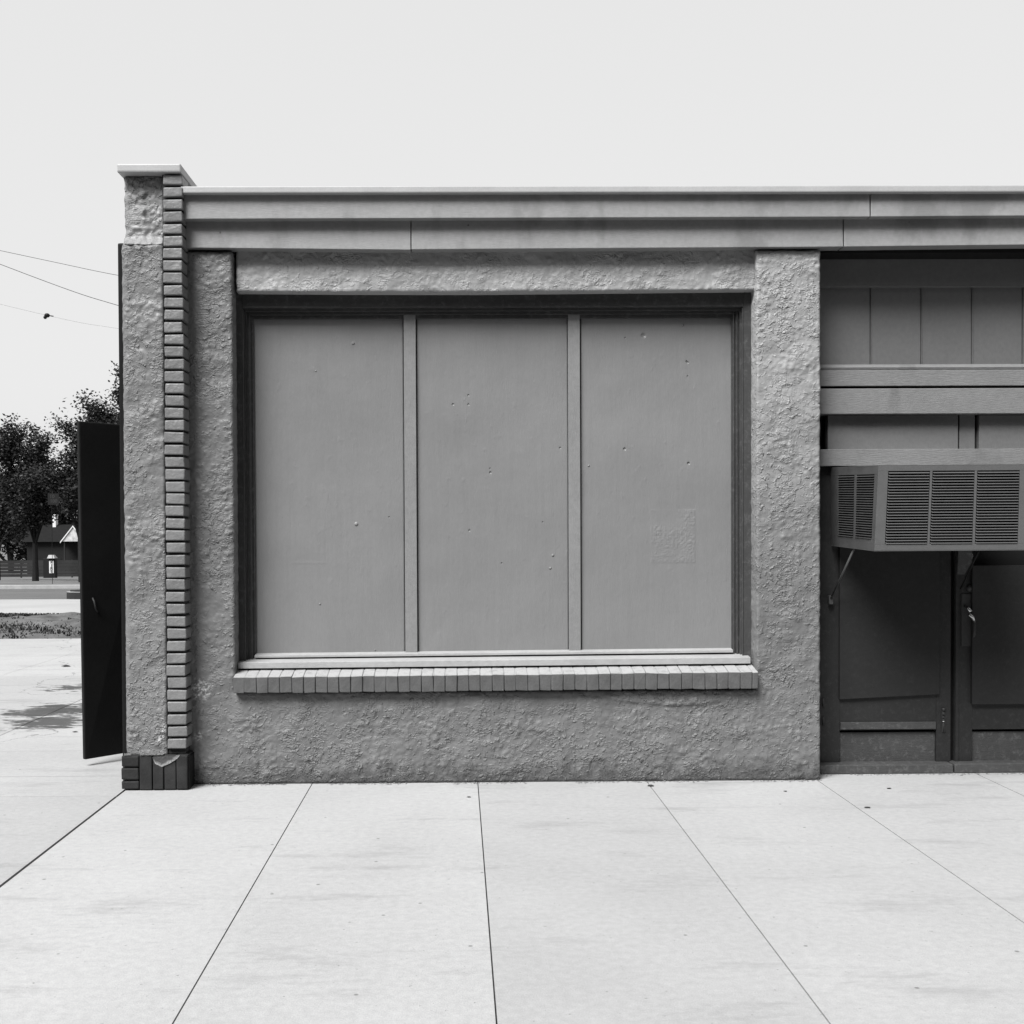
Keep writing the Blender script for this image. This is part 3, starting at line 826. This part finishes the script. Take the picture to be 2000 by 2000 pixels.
# sidewalk made of slabs with open joints
SX = [-30, -9.6, -7.9, -6.2, -4.55, -3.2]
for (px, py) in ((232, 1552), (604.7, 1539), (936, 1563), (1270.8, 1536.4), (1613.5, 1535.7)):
    d = P(px, py, 0) - CAM; SX.append((CAM + d * (-CAM.z / d.z)).x)
SX += [SX[-1] + .96 * i for i in range(1, 7)] + [30]
FRONTY = -4.05
m = MB()
for i in range(len(SX) - 1):
    a, b = SX[i], SX[i + 1]
    gap = .0055 if i != 5 and i != 6 else .0055
    if i < 6:
        yy = [FRONTY, -2.1, -.27, .25, 1.06, 2.0, 3.4, 5.1, 7.0, 9.3]
    else:
        yy = [FRONTY, .36]
    for y0, y1 in zip(yy, yy[1:]):
        ga = .007 if i == 6 else .0026; gb = .007 if i == 5 else .0026
        m.box(a + ga, b - gb, y0 + .0035, y1 - .0035, -.06, random.uniform(-.0008, .0008))
walk = m.build('sidewalk', M['walk']); tag(walk, kind='structure')
m = MB(); m.box(-30, 30, FRONTY, 9.4, -.14 + .004, -.010); tag(m.build('joint_bed', M['joint']), kind='structure')
m = MB()
for i in range(-15, 15): m.box(i * 2.0 + .006, i * 2.0 + 1.994, FRONTY - .17, FRONTY - .008, -.135, .0, .02, 2)
tag(m.build('kerb', M['kerb']), kind='structure')
tag(MB().box(-60, 60, -16, FRONTY - .172, -.139, -.12).build('road', M['asphalt_dark']), kind='structure')
# side street running behind the corner
sheet('road', -60, 40, [10.4, 17.4, 22, 28.4], M['pale_road'], -.10, label=None)
sheet('road', -60, 40, [28.4, 40, 45], M['asphalt'], -.10, label=None)
sheet('path', -60, 40, [9.4, 13.0], M['pale_road'], -.06)
m = MB()
ya, yb = gz(45), gz(45.4)
m.box(-60, 40, 45, 45.35, gz(45) - .3, gz(45) + .06, .02); tag(m.build('kerb', M['kerb']), kind='structure')
sheet('verge', -60, 40, [45.35, 53.4, 75, 103.4], M['verge'], -.02)
# kerbed planting island in the street
YI = 28.0
isx = P(108, 1160, YI).x
out = []
for i in range(13):
    a = math.pi / 2 + math.pi * i / 12; out.append((isx + 1.0 + math.cos(a) * 1.0, YI + 1.2 + math.sin(a) * 1.2))
out = out + [(20, YI), (20, YI + 2.4)]
def slabz(m, out, z0, z1):
    b = [m.bm.verts.new((x, y, gz(y) + z0)) for x, y in out]; tpp = [m.bm.verts.new((x, y, gz(y) + z1)) for x, y in out]
    n = len(out)
    for i in range(n): m.bm.faces.new([b[i], b[(i + 1) % n], tpp[(i + 1) % n], tpp[i]])
    m.bm.faces.new(tpp); m.bm.faces.new(b[::-1])
isl = empty('traffic_island', (isx + 1, YI, gz(YI)), 'low kerbed island with a rounded end and dark planting in the side street', 'traffic island')
m = MB(); slabz(m, out, -.2, .10); m.build('kerb_edge', M['fence'], isl)
m = MB(); slabz(m, out, .10, .115); m.build('kerb_top', M['kerb'], isl)
m = MB(); slabz(m, [(x + .14 if x < 15 else x, y + (.1 if y < YI + .8 else -.1)) for x, y in out], .05, .16); m.build('soil_bed', M['fence'], isl)

# weedy mound of soil beside the pavement
m = MB(); n1, n2 = 70, 40; rows = []
mx0, mx1, my0, my1 = -9.5, -4.2, 9.3, 12.6
for i in range(n1 + 1):
    r = []
    for j in range(n2 + 1):
        u, v = i / n1, j / n2; x = mx0 + (mx1 - mx0) * u; y = my0 + (my1 - my0) * v
        h = .24 * (math.sin(math.pi * u) ** .4) * math.sin(math.pi * v) ** .8
        h *= 1 + .5 * noise.noise(Vector((x * 1.3, y * 1.3, 0))); h += .05 * noise.noise(Vector((x * 5, y * 5, 1))) * (h > .02)
        r.append(m.bm.verts.new((x, y, -.05 + h)))
    rows.append(r)
for i in range(n1):
    for j in range(n2): m.bm.faces.new([rows[i][j], rows[i + 1][j], rows[i + 1][j + 1], rows[i][j + 1]])
tag(m.build('soil_mound', M['mound'], None, True), kind='structure')
m = MB()
for i in range(16000):
    u, v = random.random(), random.random() ** .8
    x = mx0 + (mx1 - mx0) * u; y = my0 + (my1 - my0) * v
    if noise.noise(Vector((x * .9, y * 1.6, 7))) < -.25 + .3 * random.random(): continue
    h = .24 * (math.sin(math.pi * u) ** .4) * math.sin(math.pi * v) ** .8
    b = Vector((x, y, -.06 + h)); l = random.uniform(.015, .06)
    d = Vector((random.uniform(-.7, .7), random.uniform(-.7, .7), 1)).normalized() * l
    w = Vector((random.uniform(-1, 1), random.uniform(-1, 1), 0)).normalized() * random.uniform(.008, .022)
    m.quad([b - w, b + w, b + d + w * .4, b + d - w * .4])
o = m.build('weeds', M['weed']); tag(o, 'dark dry weeds growing over the low soil mound beside the pavement', 'weeds', None, 'stuff')

m = MB()
for i in range(900):
    x = random.uniform(XL, wx(1602, 0, 1500)) if i < 700 else random.uniform(XD0, XD1)
    yb = -.006 if i < 700 else .14
    c_ = Vector((x, yb - abs(random.gauss(0, .016)), .001)); r_ = random.uniform(.0015, .006) * (1.5 if random.random() < .06 else 1)
    if noise.noise(Vector((x * 3, 0, 0))) < -.15: continue
    n_ = random.randint(4, 6); rg = [m.bm.verts.new(c_ + Vector((math.cos(6.283 * k_ / n_) * r_ * random.uniform(.6, 1.5), math.sin(6.283 * k_ / n_) * r_, random.uniform(0, r_ * .3)))) for k_ in range(n_)]
    tp = m.bm.verts.new(c_ + Vector((0, 0, r_ * random.uniform(.5, 1))))
    for k_ in range(n_): m.bm.faces.new([rg[k_], rg[(k_ + 1) % n_], tp])
tag(m.build('grit', M['soil']), 'fine grit and flakes gathered along the foot of the wall', 'grit', None, 'stuff')

# scraps on the pavement
def onground(px, py):
    d = P(px, py, 0) - CAM; return CAM + d * (-CAM.z / d.z)
for (px, py, s, L) in ((1269, 1535.5, .020, 'small dark leaf lying at the top of the joint near the wall below the sill'),
                    (916, 1557, .011, 'tiny curled scrap on the pavement just left of the middle joint'),
                    (1736, 1540.5, .012, 'tiny scrap on the pavement in front of the dark doors, nearest them'),
                    (1694, 1578, .016, 'dark flat leaf on the pavement in front of the dark doors'),
                    (1534, 1546, .010, 'tiny pebble on the pavement below the right hand pier'),
                    (129, 1302, .05, 'dark scrap lying far back on the side pavement left of the open door'),
                    (147, 1430, .018, 'small pebble on the side pavement below the dark patches')):
    c = onground(px, py); m = MB()
    n = 7; ring = []
    for i in range(n):
        a = 2 * math.pi * i / n; r = s * random.uniform(.5, 1.1)
        ring.append(m.bm.verts.new(c + Vector((math.cos(a) * r * 1.3, math.sin(a) * r, .002 + random.random() * s * .25))))
    top = m.bm.verts.new(c + Vector((0, 0, s * .45))); bot = m.bm.verts.new(c + Vector((0, 0, .001)))
    for i in range(n):
        m.bm.faces.new([ring[i], ring[(i + 1) % n], top]); m.bm.faces.new([ring[(i + 1) % n], ring[i], bot])
    nm = 'pebble' if 'pebble' in L else ('leaf' if 'leaf' in L else 'scrap')
    tag(m.build(nm, M['iron'], None, False, c), L, nm, 'small litter on the pavement')

# ------------------------------------------------------------------ BACKGROUND ON THE LEFT
def at(px, py, d): return P(px, py, d - 6.57)
# small house
HD = 150.0; hy = HD - 6.57
Hc = at(142, 1110, HD); s = HD / F
gL, gR, gP = at(119, 1057.5, HD), at(165, 1057.5, HD), at(142, 1028, HD)
hz0 = gz(hy) 
house = empty('small_house', (Hc.x, hy, hz0), 'small distant dark bungalow with a white trimmed porch gable', 'house')
m = MB(); xl_ = at(40, 1060, HD).x; xr_ = at(200, 1060, HD).x
m.box(xl_, xr_, hy + 2.2, hy + 9, hz0 - .3, gL.z); m.build('wall', M['house_dark'], house)
m = MB(); rz = at(100, 1027, HD).z
m.prism([(hy + 1.6, gL.z - .05), (hy + 5.6, rz + .2), (hy + 9.6, gL.z - .05)], xl_ - .4, xr_ + .4)
roof = m.build('roof', M['house_roof'], house)
c0, c1 = at(102.5, 1007, HD + 5), at(109, 1026, HD + 5)
m = MB(); m.box(c0.x, c1.x, hy + 5, hy + 5.9, c1.z - .6, c0.z, .02); m.box(c0.x - .06, c1.x + .06, hy + 4.95, hy + 5.95, c0.z, c0.z + .12, .02)
m.build('chimney', M['white'], roof)
# porch: gable front, bargeboards, posts
m = MB(); m.prism([(0, 0)] * 0 or [(hy + .2, 0), (hy + .25, 0), (hy + .25, .01)], 0, .01) if False else None
gb = MB()
A, B, C = [gb.bm.verts.new((p.x, hy + .12, p.z)) for p in (gL, gR, gP)]
A2, B2, C2 = [gb.bm.verts.new((p.x, hy + 2.4, p.z)) for p in (gL, gR, gP)]
for q in ((A, B, C), (A2, C2, B2), (A, A2, B2, B), (B, B2, C2, C), (C, C2, A2, A)): gb.bm.faces.new(q)
gb.build('porch_gable', M['gable'], house)
for (p, q) in ((gL, gP), (gP, gR)):
    m = MB(); dv = (q - p).normalized(); up = Vector((0, 0, .17)); e = dv * .18
    a_, b_ = (p - e, q) if p is gL else (p, q + e)
    a_ = Vector((a_.x, hy, a_.z)); b_ = Vector((b_.x, hy, b_.z)); bk = Vector((0, .1, 0))
    m.hexa([a_ - up * .5, b_ - up * .5, b_ - up * .5 + bk, a_ - up * .5 + bk, a_ + up * .6, b_ + up * .6, b_ + up * .6 + bk, a_ + up * .6 + bk])
    m.build('bargeboard', M['white'], house)
for p in (gL, gP, gR):
    pass
for p, q in ((gL, gP), (gR, gP)):
    m = MB(); a_ = Vector((p.x, hy + .1, p.z + .1)); b_ = Vector((q.x, hy + .1, q.z + .1)); bk = Vector((0, 2.6, 0)); up = Vector((0, 0, .05))
    ov = (a_ - b_).normalized() * .25; a_ = a_ + ov
    m.hexa([a_, b_, b_ + bk, a_ + bk, a_ + up, b_ + up, b_ + bk + up, a_ + bk + up]); m.build('porch_roof', M['house_roof'], house)
for px in (124.5, 160):
    x = at(px, 1080, HD).x; m = MB(); m.box(x - .08, x + .08, hy + .25, hy + .4, hz0, gL.z, .01); m.build('porch_post', M['fence'], house)
m = MB(); x = at(142, 1080, HD).x; m.box(x - .5, x + .5, hy + 2.12, hy + 2.22, hz0 + .1, hz0 + 2.2); m.build('door', M['black'], house)
for px in (100, 175):
    m = MB(); x = at(px, 1080, HD).x; m.box(x - .5, x + .5, hy + 2.13, hy + 2.22, hz0 + 1.0, hz0 + 2.1, .02); m.build('window', M['black'], house)
    w_ = bpy.context.scene.objects[-1] if False else None
# board fence
FD = 112.0; fy = FD - 6.57; fz = gz(fy)
fn = empty('board_fence', (at(150, 1118, FD).x, fy, fz), 'low grey board fence across the street in front of the bungalow', 'fence')
x0, x1 = at(-60, 1100, FD).x, at(330, 1100, FD).x; ztf = at(150, 1094, FD).z
m = MB(); n = 5
for i in range(n):
    za = fz + .05 + (ztf - fz - .05) * i / n; zb = fz + (ztf - fz) * (i + .985) / n
    m.box(x0, x1, fy, fy + .03, za, zb, .005)
m.build('boards', M['fence'], fn)
x = x0
while x < x1:
    m = MB(); m.box(x, x + .12, fy + .032, fy + .14, fz - .1, ztf + .04); m.build('post', M['fence'], fn); x += 2.4

def text_mesh(body, size, mat, parent, loc, name, ext=.004, spacing=.8):
    cu = bpy.data.curves.new('t', 'FONT'); cu.body = body; cu.size = size; cu.extrude = ext; cu.align_x = 'CENTER'; cu.align_y = 'CENTER'; cu.space_line = spacing
    cu.offset = size * .035
    o = bpy.data.objects.new('t', cu); COL.objects.link(o)
    dg = bpy.context.evaluated_depsgraph_get(); me = bpy.data.meshes.new_from_object(o.evaluated_get(dg))
    bpy.data.objects.remove(o); 
    me.transform(Matrix.Rotation(R(90), 4, 'X')); me.materials.clear(); me.materials.append(mat)
    q = bpy.data.objects.new(name, me); COL.objects.link(q); q.parent = parent; q.location = Vector(loc) - parent.location
    return q
# FIRE sign pillar
SD = 105.0; sy = SD - 6.57; sz = gz(sy)
a, b = at(96, 1095.5, SD), at(105, 1119.5, SD)
sg = empty('fire_sign_pillar', ((a.x + b.x) / 2, sy, sz), 'dark pillar with a light cap and an upright white sign reading FIRE', 'sign')
m = MB(); m.box(at(84, 1100, SD).x, at(107.5, 1100, SD).x, sy + .03, sy + .6, sz - .1, at(95, 1091, SD).z, .02); m.build('pillar', M['black'], sg)
m = MB(); q0, q1 = at(93, 1088, SD), at(108, 1088, SD); zt2, zb2 = at(95, 1084, SD).z, at(95, 1090.5, SD).z
m.hexa([(q0.x, sy - .2, zb2), (q1.x, sy - .2, zb2), (q1.x, sy + .7, zb2), (q0.x, sy + .7, zb2), (q0.x + .05, sy + .1, zt2), (q1.x - .2, sy + .1, zt2), (q1.x - .2, sy + .5, zt2), (q0.x + .05, sy + .5, zt2)], .01)
m.build('cap', M['kerb'], sg)
m = MB(); m.box(a.x, b.x, sy - .02, sy + .03, b.z, a.z, .01); brd = m.build('sign_board', M['white'], sg)
hgt = a.z - b.z
text_mesh('F\nI\nR\nE', hgt * .31, M['black'], sg, ((a.x + b.x) / 2, sy - .025, (a.z + b.z) / 2 + hgt * .0), 'lettering', .004, .76)
# faint lettered board among the trees
LD = 60.0; ly = LD - 6.57
c = at(104, 975, LD)
lb_ = empty('lettered_board', (c.x, ly, gz(ly)), 'dark board on a post with faint grey numerals 10 and 100 under the trees', 'sign')
m = MB(); p0, p1 = at(93, 964, LD), at(115, 986, LD); m.box(p0.x, p1.x, ly, ly + .03, p1.z, p0.z, .004); m.build('board', M['black'], lb_)
m = MB(); m.tube([(c.x - .1, ly + .06, gz(ly) - .1), (c.x - .1, ly + .06, p0.z)], .014, 8); m.build('post', M['black'], lb_)
text_mesh('10', .25, M['faint'], lb_, (at(102, 970, LD).x, ly - .004, at(102, 970, LD).z), 'lettering')
text_mesh('100', .25, M['faint'], lb_, (at(105, 979, LD).x, ly - .004, at(105, 979, LD).z), 'lettering')

# overhead wires
def wire(pts_px, d, r, label, ins=None):
    q = [at(a, b, d) for a, b in pts_px]; pts = []
    for i in range(len(q) - 1):
        for k_ in range(8):
            u = k_ / 8; p0, p1, p2, p3 = q[max(i - 1, 0)], q[i], q[i + 1], q[min(i + 2, len(q) - 1)]
            pts.append(.5 * ((2 * p1) + (p2 - p0) * u + (2 * p0 - 5 * p1 + 4 * p2 - p3) * u * u + (3 * p1 - p0 - 3 * p2 + p3) * u ** 3))
    pts.append(q[-1]); c = q[1]
    m = MB(); m.tube(pts, r, 6)
    o = m.build('overhead_wire', M['wire'], None, True, c); tag(o, label, 'wire', 'overhead wires')
    if ins:
        m = MB(); m.ball(ins, .07, (1, 1, .8)); m.ball(ins + Vector((-.05, 0, -.05)), .045); m.tube([ins, ins + Vector((.16, 0, -.02))], .012, 6); m.build('insulator', M['black'], o, True)
    return o
wire([(-300, 425), (90, 508.5), (232, 538), (420, 570)], 30, .006, 'highest overhead wire crossing the pale sky left of the corner')
wire([(-300, 400), (90, 550), (232, 597), (420, 650)], 28, .007, 'middle overhead wire sloping down to the corner in the pale sky')
wire([(-300, 520), (96, 617), (232, 642), (420, 672)], 30, .0022, 'faintest overhead wire with a dark insulator on it', at(92, 616, 30))

# trees
def tree(px, trunk_d, top_py, base_r_px, label, n_leaf, leaf, seed, dens=1.0, low=.3):
    rnd = random.Random(seed)
    d = trunk_d; y = d - 6.57; base = Vector((at(px, 1000, d).x, y, gz(y)))
    top = at(px, top_py, d).z; H = top - base.z; RR = base_r_px * d / F
    root = empty('tree', base, label, 'tree', 'leafy trees beyond the side street')
    tr = MB(); tips = []
    def grow(p, dirv, length, r, lev):
        pts = [p]; q = p.copy(); dd = dirv.copy()
        for i in range(4):
            dd = (dd + Vector((rnd.uniform(-.22, .22), rnd.uniform(-.22, .22), rnd.uniform(-.05, .16)))).normalized()
            q = q + dd * length / 4; pts.append(q.copy())
            if lev >= 2: tips.append((q.copy(), r))
        tr.tube(pts, r, 6 if lev else 9, r * .55)
        if lev < 3:
            for i in range(4 if lev else 7):
                k = rnd.randint(1, 4); a = rnd.uniform(0, 2 * math.pi)
                side = Vector((math.cos(a), math.sin(a), rnd.uniform(.1, .8))).normalized()
                nd = (dd * .45 + side).normalized()
                grow(pts[k], nd, length * rnd.uniform(.5, .72), r * .5, lev + 1)
    grow(base - Vector((0, 0, .1)), Vector((0, 0, 1)), H * .55, H * .022, 0)
    # squeeze tips into the crown's outline
    cz = base.z + H * .62
    lf = MB(); bm = lf.bm
    mxr = max(math.hypot(tp.x - base.x, tp.y - base.y) for tp, _ in tips); mnz = min(tp.z for tp, _ in tips); mxz = max(tp.z for tp, _ in tips)
    for v_ in tr.bm.verts:
        z_ = v_.co.z; fz_ = max(0, min(1, (z_ - base.z) / (mnz - base.z)))
        s_ = 1 + (RR * 1.05 / mxr - 1) * fz_
        v_.co.x = base.x + (v_.co.x - base.x) * s_; v_.co.y = base.y + (v_.co.y - base.y) * s_
        v_.co.z = base.z + (z_ - base.z) * H * low / (mnz - base.z) if z_ < mnz else base.z + H * low + (z_ - mnz) / (mxz - mnz) * H * (.98 - low)
    tr.build('trunk', M['bark'], root)
    per = max(1, int(n_leaf / len(tips)))
    for tp, _ in tips:
        c = Vector((base.x + (tp.x - base.x) / mxr * RR * 1.05, base.y + (tp.y - base.y) / mxr * RR, base.z + H * low + (tp.z - mnz) / (mxz - mnz) * H * (.98 - low)))
        cr = RR * rnd.uniform(.07, .16)
        if rnd.random() > dens: continue
        for i in range(per):
            v = Vector((rnd.gauss(0, 1), rnd.gauss(0, 1), rnd.gauss(0, .7))) * cr * .8 + c
            a = Vector((rnd.uniform(-1, 1), rnd.uniform(-1, 1), rnd.uniform(-.6, .6))).normalized() * leaf * rnd.uniform(.6, 1.3)
            b = a.cross(Vector((rnd.uniform(-1, 1), rnd.uniform(-1, 1), rnd.uniform(-1, 1)))).normalized() * leaf * rnd.uniform(.35, .6)
            bm.faces.new([bm.verts.new(v - a), bm.verts.new(v + b), bm.verts.new(v + a), bm.verts.new(v - b)])
    lf.build('crown', M['leaf'], root)
tree(238, 62, 700, 100, 'tall airy tree rising highest against the sky behind the open side door', 9000, .10, 5, .85, .50)
tree(160, 68, 770, 122, 'rounded dense tree whose top shows above the open side door', 26000, .11, 8, 1, .36)
tree(68, 76, 822, 112, 'dark tree at the edge of the print, lower than the rounded one beside it', 22000, .12, 11, 1, .36)
tree(-6, 84, 870, 90, 'leftmost dark tree beyond the side street', 18000, .13, 12, 1, .3)
tree(118, 165, 925, 130, 'broad dark tree directly behind the chimney of the bungalow', 15000, .34, 21, 1, .15)
tree(215, 180, 900, 120, 'broad dark tree behind the right side of the bungalow', 14000, .34, 23, 1, .12)
tree(20, 175, 900, 130, 'broad dark tree farther left behind the bungalow', 15000, .34, 25, 1, .12)

# unseen block added across the street to shade the shopfront
opp = empty('shade_block', (0, -17.0, 0), 'unseen dark three storey brick block added across the street to shade the shopfront', 'building')
m = MB(); m.box(-34, 40, -28, -17, -.1, 12.0, .03); m.build('wall', M['opp_brick'], opp)
m = MB(); m.box(-34.2, 40.2, -28.2, -16.8, 12.0, 12.4, .03); m.build('roof', M['roofing'], opp)
for i in range(32):
    x = -24 + (i % 16) * 3.0; fl = 4.2 + 3.6 * (i // 16)
    m = MB(); m.box(x, x + 1.2, -17.02, -16.9, fl, fl + 1.8, .02); w_ = m.build('window', M['black'], opp)
    m = MB(); m.box(x - .1, x + 1.3, -17.02, -16.84, fl - .12, fl - .01, .01); m.build('sill', M['kerb'], w_)
for i in range(8):
    x = -24 + i * 6.0
    m = MB(); m.box(x, x + 4.2, -17.02, -16.9, .5, 2.9, .02); m.build('shop_window', M['black'], opp)

# ------------------------------------------------------------------ LIGHT
SUN_EL, SUN_AZ = 52, 36       # elevation; degrees left of straight out from the wall
sd_ = Vector((-math.sin(R(SUN_AZ)) * math.cos(R(SUN_EL)), -math.cos(R(SUN_AZ)) * math.cos(R(SUN_EL)), math.sin(R(SUN_EL))))
sl = bpy.data.lights.new('sun', 'SUN'); sl.energy = 5.0; sl.angle = R(30); sl.color = (1, 1, 1)
so = bpy.data.objects.new('sun', sl); COL.objects.link(so); so.rotation_euler = sd_.to_track_quat('Z', 'Y').to_euler(); so.location = (0, -10, 12)
w = bpy.data.worlds.new('World'); scene.world = w; w.use_nodes = True
nt = w.node_tree; bg = nt.nodes['Background']
sky = nt.nodes.new('ShaderNodeTexSky'); sky.sky_type = 'NISHITA'; sky.sun_disc = False
sky.sun_elevation = R(SUN_EL); sky.sun_rotation = R(180 + SUN_AZ); sky.dust_density = 4; sky.air_density = 1.0; sky.ozone_density = 1
bw_ = nt.nodes.new('ShaderNodeRGBToBW'); nt.links.new(sky.outputs[0], bw_.inputs[0])
# thin even overcast veil over the clear sky
mx = nt.nodes.new('ShaderNodeMath'); mx.operation = 'MULTIPLY_ADD'; mx.inputs[1].default_value = .30; mx.inputs[2].default_value = 5.9
nt.links.new(bw_.outputs[0], mx.inputs[0])
# the veil is brightest low down and thins towards the zenith
tc = nt.nodes.new('ShaderNodeTexCoord'); sp = nt.nodes.new('ShaderNodeSeparateXYZ'); nt.links.new(tc.outputs['Generated'], sp.inputs[0])
mrz = nt.nodes.new('ShaderNodeMapRange'); mrz.interpolation_type = 'SMOOTHSTEP'
mrz.inputs[1].default_value = .42; mrz.inputs[2].default_value = .85; mrz.inputs[3].default_value = 1.0; mrz.inputs[4].default_value = .42
nt.links.new(sp.outputs[2], mrz.inputs[0])
ml = nt.nodes.new('ShaderNodeMath'); ml.operation = 'MULTIPLY'; nt.links.new(mx.outputs[0], ml.inputs[0]); nt.links.new(mrz.outputs[0], ml.inputs[1])
nt.links.new(ml.outputs[0], bg.inputs[0])
bg.inputs[1].default_value = .072
scene.view_settings.view_transform = 'Standard'; scene.view_settings.look = 'None'; scene.view_settings.gamma = 1
scene.view_settings.exposure = .78
scene.render.resolution_x = 1024; scene.render.resolution_y = 1024
